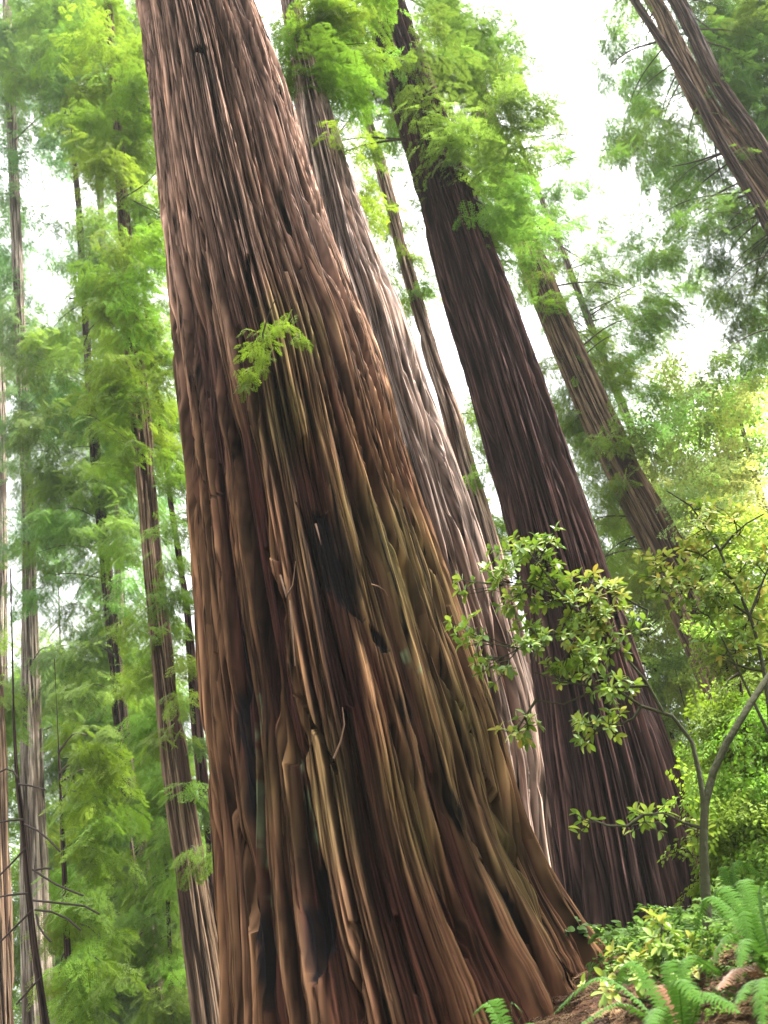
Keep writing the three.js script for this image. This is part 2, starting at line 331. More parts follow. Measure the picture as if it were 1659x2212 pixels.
// ---------------------------------------------------------------- the great redwood in front
const mainAx = trunkAxis([[-60, 286, 532], [0, 296, 552], [100, 312, 590], [200, 325, 624], [400, 345, 684], [600, 368, 755], [800, 388, 838], [1000, 408, 895], [1200, 428, 962], [1400, 442, 1030], [1600, 456, 1098], [1750, 468, 1140], [1850, 476, 1178], [1959, 482, 1234], [2089, 490, 1318], [2184, 494, 1394], [2260, 497, 1450]], 9);
const TAU = Math.PI * 2;
{
  const chain = (pts, D = 9) => pts.map(([x, y, w]) => { const [a, h] = onBark(mainAx, x, y); return [a, h, w / FPX * Math.abs(axial(at(x, y, D - 1)))]; });
  const scars = [[[688, 1068, 8], [694, 1100, 24], [712, 1165, 32], [736, 1235, 32], [762, 1285, 20], [780, 1320, 10]], [[800, 1345, 6], [815, 1375, 14], [840, 1405, 10]], [[862, 1440, 12], [885, 1530, 12], [900, 1590, 16]], [[905, 1610, 6], [925, 1650, 11], [955, 1710, 14], [990, 1770, 11], [1030, 1840, 6]], [[770, 1300, 7], [790, 1330, 8]],
    [[505, 1290, 10], [508, 1370, 13], [513, 1450, 16], [508, 1540, 17], [520, 1640, 18], [528, 1740, 15], [545, 1850, 13], [562, 1960, 12], [585, 2060, 10], [600, 2180, 9]],  // a dark gap in the bark, its shade painted in char black
    [[1030, 1860, 8], [1075, 1925, 13], [1110, 1970, 11], [1150, 2030, 8]],
    [[682, 1830, 6], [690, 1900, 16], [690, 1980, 22], [688, 2050, 18], [692, 2120, 8]],  // dark hollow at the foot, shade carried by the black colour
    [[536, 548, 7], [533, 580, 9], [545, 640, 9]], [[412, 106, 14], [432, 104, 14], [440, 100, 10]], [[388, 122, 8], [384, 130, 7]], [[346, 375, 10], [346, 395, 9]], [[505, 720, 7], [506, 775, 9]], [[655, 575, 8], [652, 572, 7]], [[468, 1040, 6], [440, 1110, 9]]].map((s) => chain(s.map(([x, y, w], i) => [x, y, i === 0 || i === s.length - 1 ? 2.5 : w])));
  const scarDeep = [0.12, 0.06, 0.05, 0.06, 0.05, 0.07, 0.06, 0.12, 0.10, 0.10, 0.08, 0.12, 0.08, 0.05, 0.06];
  const furrows = [[[430, 470, 4], [442, 600, 6], [458, 740, 8], [482, 880, 9], [505, 1020, 10], [528, 1160, 11], [552, 1300, 12], [575, 1420, 12], [598, 1540, 12], [622, 1640, 10]],
    [[500, 690, 6], [540, 850, 8], [552, 960, 9], [568, 1080, 9], [590, 1200, 7]], [[560, 1180, 6], [610, 1330, 9], [640, 1470, 9], [660, 1560, 12], [652, 1640, 12], [668, 1760, 9]],
    [[640, 560, 5], [680, 700, 6], [706, 800, 6], [735, 920, 6], [760, 1020, 6], [800, 1180, 5]], [[655, 940, 8], [690, 1030, 11], [700, 1070, 14]], [[640, 1080, 5], [690, 1250, 6], [730, 1400, 6], [760, 1500, 7]],
    [[745, 1520, 9], [748, 1600, 16], [765, 1680, 17], [795, 1780, 15], [820, 1880, 12], [840, 1980, 8]], [[800, 1030, 5], [880, 1220, 7], [930, 1370, 9], [985, 1510, 9], [1030, 1600, 10]], [[825, 900, 5], [870, 1040, 6], [930, 1200, 6], [970, 1300, 6]],
    [[852, 1560, 6], [900, 1700, 10], [935, 1820, 12], [965, 1900, 14], [1000, 1980, 9], [1015, 2060, 7]], [[1040, 1640, 8], [1085, 1730, 15], [1105, 1800, 20], [1150, 1880, 14], [1200, 1960, 10]], [[452, 1420, 7], [458, 1560, 8], [472, 1700, 10], [492, 1820, 12], [505, 1950, 15], [510, 2010, 8]],
    [[455, 1000, 4], [470, 1130, 6], [484, 1260, 6]], [[400, 560, 4], [415, 700, 5], [432, 850, 5]], [[520, 130, 3], [560, 330, 4], [590, 470, 5], [620, 580, 5]], [[448, 150, 3], [480, 330, 4], [510, 470, 4]], [[420, 1760, 6], [440, 1850, 6]], [[860, 1980, 7], [880, 2060, 8], [900, 2140, 7]], [[760, 2000, 7], [770, 2100, 8], [775, 2200, 8]], [[640, 1500, 4], [700, 1620, 5], [720, 1660, 5]],
    [[1160, 1950, 8], [1230, 2040, 9], [1310, 2130, 8]]].map((s) => chain(s));
  const mossZones = [[880, 1250, 190], [1000, 1600, 170], [1120, 1850, 150], [760, 1150, 130], [1230, 2020, 120], [700, 1700, 120], [600, 900, 110], [640, 700, 100], [1080, 1500, 120], [560, 1700, 70], [870, 1750, 110]].map(([x, y, w]) => { const [a, h] = onBark(mainAx, x, y); return [a, h, w / FPX * axial(at(x, y, 8))]; });
  const lichen = [[[535, 1560, 8], [532, 1640, 12], [548, 1740, 14], [572, 1850, 14], [585, 1950, 12], [600, 2050, 12]], [[548, 1500, 5], [556, 1580, 6]], [[630, 1640, 5], [655, 1760, 6], [670, 1830, 6]], [[880, 1400, 8], [900, 1450, 10]], [[1060, 1900, 10], [1120, 1980, 8]]].map((s) => chain(s));
  const wrapd = (a) => Math.atan2(Math.sin(a), Math.cos(a));
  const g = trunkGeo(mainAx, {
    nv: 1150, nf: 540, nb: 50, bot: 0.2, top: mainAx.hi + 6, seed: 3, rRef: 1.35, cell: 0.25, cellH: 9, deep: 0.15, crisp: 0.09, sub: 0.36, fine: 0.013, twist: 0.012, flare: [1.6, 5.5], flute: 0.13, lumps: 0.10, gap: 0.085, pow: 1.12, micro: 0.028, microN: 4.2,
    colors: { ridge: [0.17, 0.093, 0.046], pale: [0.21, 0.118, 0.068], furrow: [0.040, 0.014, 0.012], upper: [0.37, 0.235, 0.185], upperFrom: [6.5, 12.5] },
    mark(th, h, low, ridge, ridge2) {
      const t = wrapd(th), r = mainAx.r(h); let d = 0, charShade = 0, moss = 0, red = 0, li = 0;
      if (Math.abs(t) < 1.9) {
        const jag = 0.9 * fbm(t * 22, h * 0.5, 1.5, 3) + 0.5 * N3(t * 60, h * 1.4, 4), slow = 0.35 * N3(t * 6, h * 0.5, 2) + 0.2 * N3(t * 40, h * 0.7, 5);
        scars.forEach((s, i) => { const q = segDist(s, t, h, r) + jag; if (q < 1.5) { const k = sm(1.2, 0.55, q); d -= scarDeep[i] * 0.8 * k; d += k * 0.03 * N3(t * 50, h * 3, 8) + k * 0.012 * N3(t * 35, h * 3, 2); charShade = Math.max(charShade, sm(1.55, 0.85, q + 0.4 * N3(t * 50, h * 3, 5)) * (i === 0 || i > 3 ? 1 : 0.15 + 0.85 * sm(-0.12, 0.2, fbm(t * 26, h * 1.5, 6, 3))) * (0.93 + 0.25 * N3(t * 70, h * 5, 1))); } });
        furrows.forEach((s) => { const q = segDist(s, t, h, r) + slow; if (q < 1.6) { d -= 0.15 * sm(1.25, 0.45, q); } });
        lichen.forEach((s) => { const q = segDist(s, t, h, r) + jag * 1.6; if (q < 1.4) li = Math.max(li, sm(1.3, 0.3, q) * sm(-0.05, 0.3, fbm(t * 55, h * 4.5, 3, 3) + 0.12 * (1 - q)) * 0.8); });
        const patch = clamp(0.5 + 1.1 * fbm(t * 3, h * 0.8, 7, 3), 0, 1);
        for (const [a, b, w] of mossZones) { const q = Math.hypot((t - a) * r, (h - b) * 0.7) / w; if (q < 1.3) moss = Math.max(moss, sm(1.3, 0.2, q) * (0.25 + 0.75 * patch)); }
        red = 0.35 * sm(2.7, 1.5, h + 0.5 * fbm(t * 4, h, 3, 2)) * sm(0.25, 0.75, patch + 0.25);
        if (charShade > 0.5) li *= 0.25;
      }
      return { d, charShade, moss: moss * 0.95, red: red * (1 - moss * 0.6), lichen: li };
    },
  });
  const t = thing('redwood_tree', 'huge furrowed brown redwood trunk with black fire scars filling the middle', 'tree', [0, 0, 0]);
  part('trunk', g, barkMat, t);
  // loose strips of bark lying along the ridges
  const skin = (x, y, off = 0.03) => { const [a, h] = onBark(mainAx, x, y), r = mainAx.r(h) + off; return V(mainAx.c(h) + r * Math.sin(a), h, -9 + r * Math.cos(a)); };
  const stripMat = new THREE.MeshStandardMaterial({ color: new THREE.Color().setRGB(0.2, 0.115, 0.07), roughness: 0.95, map: barkTone });
  for (const s of [[[607, 1245], [620, 1290], [628, 1305], [634, 1270], [640, 1215]], [[628, 1300], [634, 1370], [640, 1440]], [[722, 1640], [738, 1600], [745, 1560], [740, 1530]], [[682, 1135], [690, 1165], [694, 1180]], [[800, 1265], [825, 1275], [836, 1292]]])
    part('bark_strip', limb(s.map(([x, y]) => skin(x, y)), 0.011, 0.004, 5, 0.8), stripMat, t);
  // the green tuft half way up
  const tuft = skin(575, 800, -0.05), mid = skin(580, 760, 0.3), tip = skin(605, 715, 0.55);
  part('branch', limb([tuft, mid, tip], 0.016, 0.005, 5), twigMat, t);
  reseed(77);
  crown(t, () => tuft.clone(), 7.35, [[605, 720, 36], [575, 752, 32], [560, 778, 28], [526, 808, 18], [520, 826, 12], [638, 738, 14], [548, 745, 18], [585, 705, 22]], { size: 0.17, spread: 0.14, green: 'bright', limbs: false, dens: 0.2, round: 6.2 });
}

// ---------------------------------------------------------------- the other trees
const BARK = {
  pink: { ridge: [0.30, 0.20, 0.155], pale: [0.44, 0.33, 0.29], furrow: [0.066, 0.033, 0.025] },
  dusk: { ridge: [0.078, 0.040, 0.036], pale: [0.098, 0.055, 0.050], furrow: [0.030, 0.017, 0.016] },
  brown: { ridge: [0.17, 0.115, 0.075], pale: [0.22, 0.155, 0.11], furrow: [0.042, 0.023, 0.017] },
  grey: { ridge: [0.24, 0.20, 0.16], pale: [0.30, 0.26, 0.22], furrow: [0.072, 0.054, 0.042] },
  dark: { ridge: [0.075, 0.05, 0.04], pale: [0.09, 0.062, 0.05], furrow: [0.021, 0.013, 0.012] },
};
function scatter(sd, x0, x1, y0, y1, n, r0, r1, holes = []) {
  reseed(sd); const c = [];
  for (let i = 0; i < n; i++) { const x = lerp(x0, x1, rnd()), y = lerp(y0, y1, (i + rnd()) / n), r = rr(r0, r1); if (!holes.some(([a, b, p, q]) => Math.hypot((x - a) / (p + r * 0.7), (y - b) / (q + r * 0.7)) < 1)) c.push([x, y, r]); }
  return c;
}
const GAPS = [[75, 380, 40, 90], [185, 425, 55, 40], [85, 630, 60, 85], [22, 1180, 16, 200], [150, 1270, 36, 60], [100, 1330, 30, 60], [365, 960, 16, 20], [345, 600, 14, 14]];
function tree(name, label, D, rows, bark, clusters = [], o = {}) {
  const ax = trunkAxis(rows, D);
  const x0 = ax.c(0), base = ground(x0, -D), t = thing(name, label, 'tree', [x0, base, -D], o.group);
  Object.defineProperty(t.userData, 'origin', { value: V(x0, base, -D), enumerable: false });
  part('trunk', trunkGeo(ax, { nv: 220, nf: 60, nb: 14, bot: base - 0.6, seed: Math.round(D * 3 + rows[0][1]) % 97, cell: 0.2, deep: 0.075, cellH: 5, flare: [base + 0.4, base + 3], flute: 0.06, colors: BARK[bark], ...o.trunk }), o.trunk?.nf > 100 ? barkMat : farBarkMat, t);
  reseed(Math.round(D * 100 + rows[0][2]));
  crown(t, (h) => V(ax.c(h), h, -D), D, clusters.concat(o.more ?? []), o);
  for (const b of o.bare ?? []) { const pts = b.map(([x, y, dz]) => at(x, y, D + (dz ?? -0.4))); part('branch', limb(pts, o.bareR ?? 0.05, 0.012, 5), deadMat, t); }
  return t;
}

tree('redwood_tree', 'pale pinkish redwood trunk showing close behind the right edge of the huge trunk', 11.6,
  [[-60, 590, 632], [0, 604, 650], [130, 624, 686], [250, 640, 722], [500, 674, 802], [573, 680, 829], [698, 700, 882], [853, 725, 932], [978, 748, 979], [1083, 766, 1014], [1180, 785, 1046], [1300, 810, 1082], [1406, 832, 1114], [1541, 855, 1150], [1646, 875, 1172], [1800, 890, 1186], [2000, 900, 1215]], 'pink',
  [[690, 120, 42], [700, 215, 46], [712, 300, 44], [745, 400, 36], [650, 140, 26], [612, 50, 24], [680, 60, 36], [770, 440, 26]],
  { green: 'bright', trunk: { colors: { ...BARK.pink, upper: [0.55, 0.425, 0.375], upperFrom: [5.5, 9.5] }, nv: 620, nf: 210, nb: 30, deep: 0.13, micro: 0.02, cell: 0.2, cellH: 5 }, spread: 0.5, size: 0.6, dens: 0.6, more: scatter(70, 625, 800, -20, 190, 16, 28, 42) });  // upper: sky glare on the trunk top put into its bark colour

tree('redwood_tree', 'dark purplish brown redwood trunk standing behind the leafy shrub, right of the huge trunk', 15,
  [[-80, 752, 842], [60, 796, 896], [190, 834, 944], [320, 871, 992], [400, 893, 1021], [545, 931, 1074], [668, 963, 1120], [813, 1003, 1174], [978, 1048, 1231], [1093, 1080, 1271], [1256, 1114, 1327], [1416, 1142, 1379], [1556, 1162, 1428], [1651, 1172, 1461], [1759, 1186, 1494], [1884, 1200, 1529], [1989, 1210, 1562], [2100, 1220, 1605]], 'dusk',
  [[700, 50, 60], [760, 120, 60], [740, 30, 50], [870, 175, 50], [915, 240, 50], [985, 250, 72], [1015, 160, 70], [1060, 60, 52], [985, 60, 66], [965, 335, 58], [1045, 330, 72], [1085, 260, 52], [850, 250, 52], [1095, 400, 40], [945, 110, 44], [790, 180, 36], [945, 452, 24], [1060, 480, 30],  [1010, 400, 36], [960, 20, 50], [1060, 130, 46], [1120, 470, 24]],
  { green: 'mid', trunk: { nv: 700, nf: 240, nb: 40, deep: 0.13, micro: 0.02, cell: 0.19, cellH: 6, flute: 0.1 }, spread: 1.6, size: 0.75, dens: 0.6, behind: 0.4, more: scatter(64, 620, 1130, -30, 540, 36, 34, 58, [[735, 240, 40, 90], [850, 470, 40, 90], [845, 50, 36, 60], [925, 400, 50, 70], [1230, 90, 70, 110], [1190, 420, 60, 60]]),
    bare: [[[925, 410], [985, 415], [1040, 440], [1065, 480]], [[690, 45], [745, 85], [795, 140]]], bareR: 0.06 });

tree('redwood_tree', 'slim pinkish trunk between the pale redwood and the dark purplish one', 20,
  [[100, 742, 764], [250, 782, 806], [400, 818, 847], [688, 893, 926], [833, 932, 974], [903, 955, 999], [1003, 978, 1026], [1083, 1000, 1053], [1300, 1055, 1115], [1700, 1150, 1220]], 'pink',
  [[845, 470, 26], [868, 560, 26], [885, 640, 24], [800, 330, 24], [815, 380, 20], [1040, 900, 24], [1060, 1000, 28], [1062, 1110, 30], [1050, 940, 22], [1070, 1180, 28], [905, 610, 20], [840, 260, 18], [1030, 870, 16]],
  { green: 'bright', spread: 1.5, size: 0.7 });

tree('redwood_tree', 'leaning light brown trunk crossing the top right corner', 22,
  [[-120, 1310, 1345], [-40, 1368, 1402], [40, 1414, 1452], [130, 1446, 1496], [220, 1490, 1544], [300, 1540, 1598], [425, 1622, 1688], [600, 1732, 1806], [900, 1910, 1995], [1300, 2100, 2200]], 'brown',
  [[1320, 120, 48], [1300, 55, 40], [1375, 195, 56], [1345, 265, 46], [1420, 330, 50], [1440, 415, 46], [1470, 280, 44], [1530, 350, 40], [1500, 470, 46], [1400, 110, 36], [1350, 40, 36], [1440, 500, 32], [1545, 255, 42], [1390, 270, 40], [1360, 330, 34], [1590, 330, 30], [1480, 390, 36]],
  { green: 'mid', behind: 0.85, spread: 2.2, size: 0.7, dens: 0.4, more: scatter(65, 1310, 1640, -30, 560, 30, 34, 56, [[1220, 90, 70, 110], [1330, 420, 40, 60], [1475, 25, 26, 30], [1510, 100, 28, 50], [1550, 180, 30, 50], [1600, 270, 30, 40]]), trunk: { nf: 80 }, bare: [[[1420, 90], [1360, 110], [1310, 150]], [[1560, 330], [1500, 350], [1450, 360]]] });

tree('redwood_tree', 'dark reddish trunk just under the leaning light brown one at top right', 21,
  [[100, 1425, 1445], [200, 1488, 1510], [310, 1546, 1570], [380, 1586, 1611], [450, 1626, 1653], [600, 1706, 1738], [900, 1860, 1910], [1300, 2050, 2110]], 'dark',
  [[1555, 520, 42], [1600, 580, 48], [1630, 660, 42], [1560, 620, 30], [1640, 755, 34], [1625, 510, 36], [1520, 560, 26], [1590, 690, 30], [1650, 600, 36], [1545, 460, 36], [1610, 440, 30]],
  { green: 'mid', behind: 0.7, spread: 2, size: 0.75, dens: 0.5, more: scatter(67, 1490, 1665, 430, 790, 12, 28, 46, [[1480, 640, 40, 80]]) });

tree('redwood_tree', 'thin dark purplish trunk at the very top right, beside the leaning light brown one', 21.4,
  [[-100, 1380, 1412], [25, 1458, 1494], [170, 1526, 1562], [300, 1610, 1648], [450, 1700, 1740], [900, 1930, 1980]], 'dark',
  [[1585, 110, 56], [1630, 60, 56], [1560, 200, 46], [1620, 215, 56], [1500, 90, 28], [1650, 150, 50], [1560, 40, 50], [1520, 20, 40], [1640, 290, 44], [1600, 160, 50], [1650, 20, 50], [1595, 260, 36]],
  { green: 'deep', behind: 1, spread: 2, size: 0.8, dens: 0.55, more: scatter(66, 1490, 1665, -20, 340, 16, 34, 56) });

tree('redwood_tree', 'red brown trunk half hidden in sprays right of the dark purplish redwood', 24,
  [[300, 1035, 1090], [420, 1072, 1132], [583, 1124, 1192], [718, 1176, 1248], [878, 1243, 1322], [1033, 1312, 1400], [1196, 1392, 1486], [1386, 1474, 1570], [1546, 1535, 1634], [1750, 1605, 1715], [1950, 1660, 1780]], 'brown',
  [[1140, 610, 34], [1185, 650, 26], [1235, 815, 34], [1330, 955, 44], [1265, 925, 34], [1300, 870, 26], [1330, 1050, 34], [1280, 990, 40], [1300, 1100, 44], [1440, 990, 30], [1170, 780, 24], [1200, 860, 34], [1230, 900, 34], [1160, 580, 30], [1215, 740, 20], [1350, 1230, 46], [1255, 850, 30], [1300, 940, 34]],
  { green: 'bright', spread: 1.8, size: 0.7, dens: 0.55, behind: 0.35, more: scatter(68, 1200, 1420, 640, 980, 18, 26, 40).concat(scatter(72, 1230, 1330, 950, 1250, 10, 26, 36)), trunk: { nf: 110, nv: 300, deep: 0.1 } });

tree('redwood_tree', 'very thin slanting trunk against the white sky at right', 31,
  [[450, 1172, 1184], [628, 1240, 1256], [753, 1286, 1305], [878, 1335, 1356], [1000, 1382, 1405], [1400, 1520, 1550], [1800, 1640, 1680]], 'grey',
  [[1270, 560, 36], [1310, 620, 40], [1250, 600, 24], [1340, 540, 24], [1300, 680, 26], [1350, 650, 30], [1390, 690, 26], [1240, 470, 26], [1330, 590, 28], [1420, 720, 24], [1285, 520, 24], [1300, 480, 20], [1210, 560, 24], [1240, 400, 26], [1210, 330, 20], [1180, 430, 30]],
  { green: 'mid', spread: 2, size: 0.8, dens: 0.5, more: scatter(71, 1130, 1480, 240, 760, 18, 24, 40, [[1230, 120, 60, 110], [1330, 430, 40, 70]]), bare: [[[1150, 480], [1210, 530], [1275, 570], [1330, 600]]] });

// unseen tree added past the right edge, crown shaped to shade the trunk foot
{
  const px = (x, y, z) => { const q = V(x, y, z).project(camera); return [(q.x + 1) / 2 * SW, (1 - q.y) / 2 * SH]; };
  const rows = [1, 5, 10, 16, 22].map((h) => { const a = px(8.6 - 0.6 + h * 0.012, h, -7.3), b = px(8.6 + 0.6 - h * 0.012, h, -7.3); return [(a[1] + b[1]) / 2, a[0], b[0]]; });
  reseed(4242); const cl = [];
  for (let i = 0; i < 80; i++) { const x = rr(6.2, 9.8), p = px(x, 1.46 * x + rr(2.2, 5.2), rr(-9.2, -7.2)); if (p[0] > 1720) cl.push([p[0], p[1], 80]); }
  tree('redwood_tree', 'unseen redwood added past the right edge to shade the foot of the huge trunk', 7.3, rows.reverse(), 'brown', cl, { green: 'deep', spread: 0.6, size: 0.6, dens: 0.7 });
}

// left side
tree('redwood_tree', 'tall brown trunk nearest the left edge of the huge redwood', 20,
  [[200, 238, 258], [400, 250, 275], [600, 260, 292], [900, 282, 326], [1090, 299, 340], [1240, 311, 354], [1400, 326, 373], [1500, 335, 386], [1640, 348, 408], [1800, 366, 432], [2000, 390, 465], [2212, 415, 502], [2350, 428, 524]], 'brown',
  [[300, 320, 44], [270, 240, 50], [240, 130, 60], [220, 200, 50], [310, 420, 36], [320, 520, 36], [300, 600, 44], [320, 690, 48], [290, 760, 44], [330, 820, 40], [340, 890, 36], [330, 1000, 40], [370, 1040, 30], [355, 1140, 34], [250, 1180, 36], [360, 1270, 36], [330, 1310, 34], [390, 1200, 24], [300, 1330, 34], [405, 1700, 22], [415, 1760, 20], [425, 1840, 22], [400, 1500, 26], [360, 1580, 18], [400, 1420, 26], [250, 820, 40], [230, 330, 40], [285, 460, 26], [350, 950, 30], [290, 690, 36], [275, 840, 30], [340, 1380, 30], [385, 1350, 24]],
  { green: 'bright', spread: 1.6, size: 0.65, dens: 0.65, more: scatter(62, 190, 330, -20, 1000, 34, 30, 52, GAPS), trunk: { nf: 110, nv: 420, deep: 0.06 }, bareR: 0.03,
    bare: [[[320, 215], [295, 222], [270, 225]], [[262, 420], [300, 440], [345, 462]], [[292, 960], [240, 925], [195, 895]], [[262, 430], [310, 400], [340, 370]], [[290, 500], [330, 480], [350, 465]]] });

tree('redwood_tree', 'slender shaded trunk tucked behind the tall brown one at left', 21.5,
  [[900, 340, 350], [1080, 362, 374], [1300, 392, 410], [1430, 405, 424], [1560, 413, 437], [1669, 424, 448], [1809, 440, 470], [1950, 455, 488], [2212, 478, 522], [2350, 488, 535]], 'dusk',
  [[390, 1130, 24], [380, 1000, 30], [385, 900, 22], [400, 1280, 20], [365, 780, 28], [370, 660, 26], [430, 1600, 16], [440, 1720, 16], [360, 560, 22]], { green: 'mid', spread: 1.2, size: 0.6, trunk: { tip: 18 } });

tree('redwood_tree', 'dark slender trunk rising through the greenery in the left quarter', 28,
  [[300, 152, 164], [500, 166, 180], [628, 174, 188], [853, 186, 204], [1106, 206, 230], [1291, 223, 250], [1416, 233, 265], [1531, 243, 275], [1631, 253, 288], [1809, 275, 314], [1969, 296, 335], [2109, 312, 354], [2250, 325, 372]], 'dark',
  [[60, 60, 70], [170, 50, 70], [140, 120, 56], [210, 70, 50], [80, 170, 50], [185, 280, 50], [150, 230, 46], [120, 470, 24], [180, 470, 26], [150, 690, 50], [210, 640, 40], [200, 760, 56], [110, 800, 44], [160, 890, 60], [230, 900, 50], [130, 980, 56], [200, 1040, 56], [250, 1100, 50], [160, 1130, 40], [190, 1220, 44], [280, 1250, 44], [150, 1310, 30], [200, 1380, 40], [290, 1410, 44], [170, 1450, 46], [300, 1520, 40], [130, 1040, 40], [110, 905, 46], [240, 1000, 44], [260, 730, 36], [60, 130, 44], [110, 30, 60]],
  { green: 'mid', spread: 2.2, size: 0.8, dens: 0.6, more: scatter(61, 60, 330, -20, 1500, 54, 32, 58, GAPS), bare: [[[250, 1420], [215, 1395], [165, 1390]], [[150, 645], [200, 640], [262, 636]]], bareR: 0.045 });

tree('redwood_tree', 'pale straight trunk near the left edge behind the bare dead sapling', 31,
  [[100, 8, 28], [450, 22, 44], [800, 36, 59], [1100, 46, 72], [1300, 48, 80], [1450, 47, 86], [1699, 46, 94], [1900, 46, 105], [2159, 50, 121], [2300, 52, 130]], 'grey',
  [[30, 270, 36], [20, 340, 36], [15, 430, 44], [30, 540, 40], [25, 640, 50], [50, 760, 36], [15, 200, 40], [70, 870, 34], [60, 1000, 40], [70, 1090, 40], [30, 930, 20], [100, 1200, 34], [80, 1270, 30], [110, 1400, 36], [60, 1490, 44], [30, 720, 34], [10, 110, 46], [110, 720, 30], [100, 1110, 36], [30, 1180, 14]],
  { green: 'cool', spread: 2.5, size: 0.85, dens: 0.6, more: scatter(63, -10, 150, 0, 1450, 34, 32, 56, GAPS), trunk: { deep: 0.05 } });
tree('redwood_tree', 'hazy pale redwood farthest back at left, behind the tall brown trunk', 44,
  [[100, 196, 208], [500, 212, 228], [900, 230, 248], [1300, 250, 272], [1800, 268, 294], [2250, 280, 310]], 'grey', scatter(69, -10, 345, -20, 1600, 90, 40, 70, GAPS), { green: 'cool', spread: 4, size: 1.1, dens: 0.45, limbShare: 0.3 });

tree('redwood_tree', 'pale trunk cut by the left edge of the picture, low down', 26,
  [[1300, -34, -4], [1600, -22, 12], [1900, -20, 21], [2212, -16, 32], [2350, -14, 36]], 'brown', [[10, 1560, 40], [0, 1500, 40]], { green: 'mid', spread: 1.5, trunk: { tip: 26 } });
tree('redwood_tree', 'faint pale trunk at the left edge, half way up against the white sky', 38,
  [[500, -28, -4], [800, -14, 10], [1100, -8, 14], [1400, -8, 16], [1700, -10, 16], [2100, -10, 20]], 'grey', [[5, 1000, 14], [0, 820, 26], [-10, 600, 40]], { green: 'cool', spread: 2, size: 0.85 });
tree('redwood_tree', 'short stretch of pale trunk low between ferny sprays at left', 34,
  [[1600, 262, 280], [1900, 272, 294], [2100, 278, 303], [2300, 284, 312]], 'grey', [[300, 1650, 40], [330, 1740, 40], [330, 1880, 44], [350, 1980, 40], [240, 1600, 40]], { green: 'mid', spread: 2, size: 0.85, trunk: { tip: 20 } });

// ---------------------------------------------------------------- understory conifers at lower left
function understory(x0, x1, y0, y1, n, r0, r1) { const c = []; for (let i = 0; i < n; i++) c.push([lerp(x0, x1, rnd()), lerp(y0, y1, (i + rnd()) / n), rr(r0, r1)]); return c; }
reseed(501);
tree('young_conifer', 'bushy young conifer with hanging sprays in the lower left corner', 14, [[1480, 118, 123], [1800, 130, 140], [2250, 148, 164]], 'dark', understory(125, 235, 1560, 2280, 26, 26, 40), { trunk: { tip: 0.5, nv: 90, nf: 14, nb: 5, deep: 0.01 }, green: 'bright', spread: 1.0, size: 0.5, dens: 0.7 });
tree('young_conifer', 'slim young conifer leafing between the two dark trunks at left', 33, [[1380, 188, 192], [1800, 205, 213], [2250, 224, 240]], 'dark', understory(120, 400, 1450, 2280, 60, 34, 56), { trunk: { tip: 0.5, nv: 90, nf: 14, nb: 5, deep: 0.01 }, green: 'mid', spread: 1.3, size: 0.55, dens: 0.75 });
tree('young_conifer', 'young conifer with bright sprays beside the tall brown trunk at left', 23, [[1250, 352, 355], [1700, 352, 360], [2250, 368, 378]], 'dark', understory(300, 385, 1380, 2280, 36, 28, 46), { trunk: { tip: 0.5, nv: 90, nf: 14, nb: 5, deep: 0.01 }, green: 'bright', spread: 1.0, size: 0.6, dens: 0.7 });
tree('young_conifer', 'light green young conifer far back at lower left', 38, [[1100, 120, 124], [1700, 135, 142], [2250, 146, 158]], 'dark', understory(-20, 330, 1400, 2280, 60, 50, 80), { trunk: { tip: 0.5, nv: 90, nf: 14, nb: 5, deep: 0.01 }, green: 'bright', spread: 3, size: 1.0, dens: 0.4 });
// the bare dead sapling
{
  const rows = [[1300, 22, 26], [1659, 31, 40], [1794, 45, 56], [2009, 64, 77], [2209, 88, 106], [2330, 100, 122]];
  tree('dead_sapling', 'bare dark dead sapling with thin leafless branches at the lower left edge', 12, rows, 'dark', [], { trunk: { tip: 0.6, nv: 120, nf: 16, nb: 6, deep: 0.008, cell: 0.03, flute: 0.02 }, bareR: 0.014,
    bare: [[[40, 1694], [65, 1697], [98, 1706]], [[38, 1680], [20, 1660], [-5, 1670]], [[50, 1770], [25, 1772], [0, 1776]], [[52, 1780], [90, 1800], [130, 1840]], [[60, 1930], [30, 1932], [-5, 1938]], [[70, 1945], [120, 1950], [200, 1962], [215, 1975]], [[70, 1965], [45, 1990], [20, 2015], [-5, 2040]], [[75, 1965], [130, 1975], [175, 2010]], [[72, 1880], [105, 1875], [110, 1877]], [[78, 1975], [85, 2005], [110, 2035]], [[90, 2110], [70, 2130], [35, 2170]], [[70, 1878], [120, 1910], [180, 1935]], [[56, 1830], [30, 1860], [0, 1890]]] });
}

// ---------------------------------------------------------------- broad leaves
function leafGeo(s) {
  reseed(s); const pos = [], idx = [], n = 6, droop = rr(0.1, 0.35), fold = rr(0.08, 0.2);
  for (let j = 0; j <= n; j++) { const t = j / n, w = 0.23 * Math.pow(Math.sin(Math.PI * Math.pow(t, 1.15)), 0.75) + 0.008, y = -droop * t * t; pos.push(t, y + fold * w * 2, -w, t, y, 0, t, y + fold * w * 2, w); }
  for (let j = 0; j < n; j++) for (let i = 0; i < 2; i++) { const a = j * 3 + i; idx.push(a, a + 1, a + 3, a + 1, a + 4, a + 3); }
  const g = new THREE.BufferGeometry(); g.setAttribute('position', new THREE.Float32BufferAttribute(pos, 3)); g.setIndex(idx); g.computeVertexNormals(); return g;
}
const leafGeos = [1, 2, 3, 4].map((k) => leafGeo(700 + k));
const broad = (r, g, b) => new THREE.MeshPhysicalMaterial({ color: new THREE.Color().setRGB(r, g, b), roughness: 0.9, transmission: 0.42, thickness: 0, side: THREE.DoubleSide, specularIntensity: 0.5, clearcoat: 0.5, clearcoatRoughness: 0.3 });
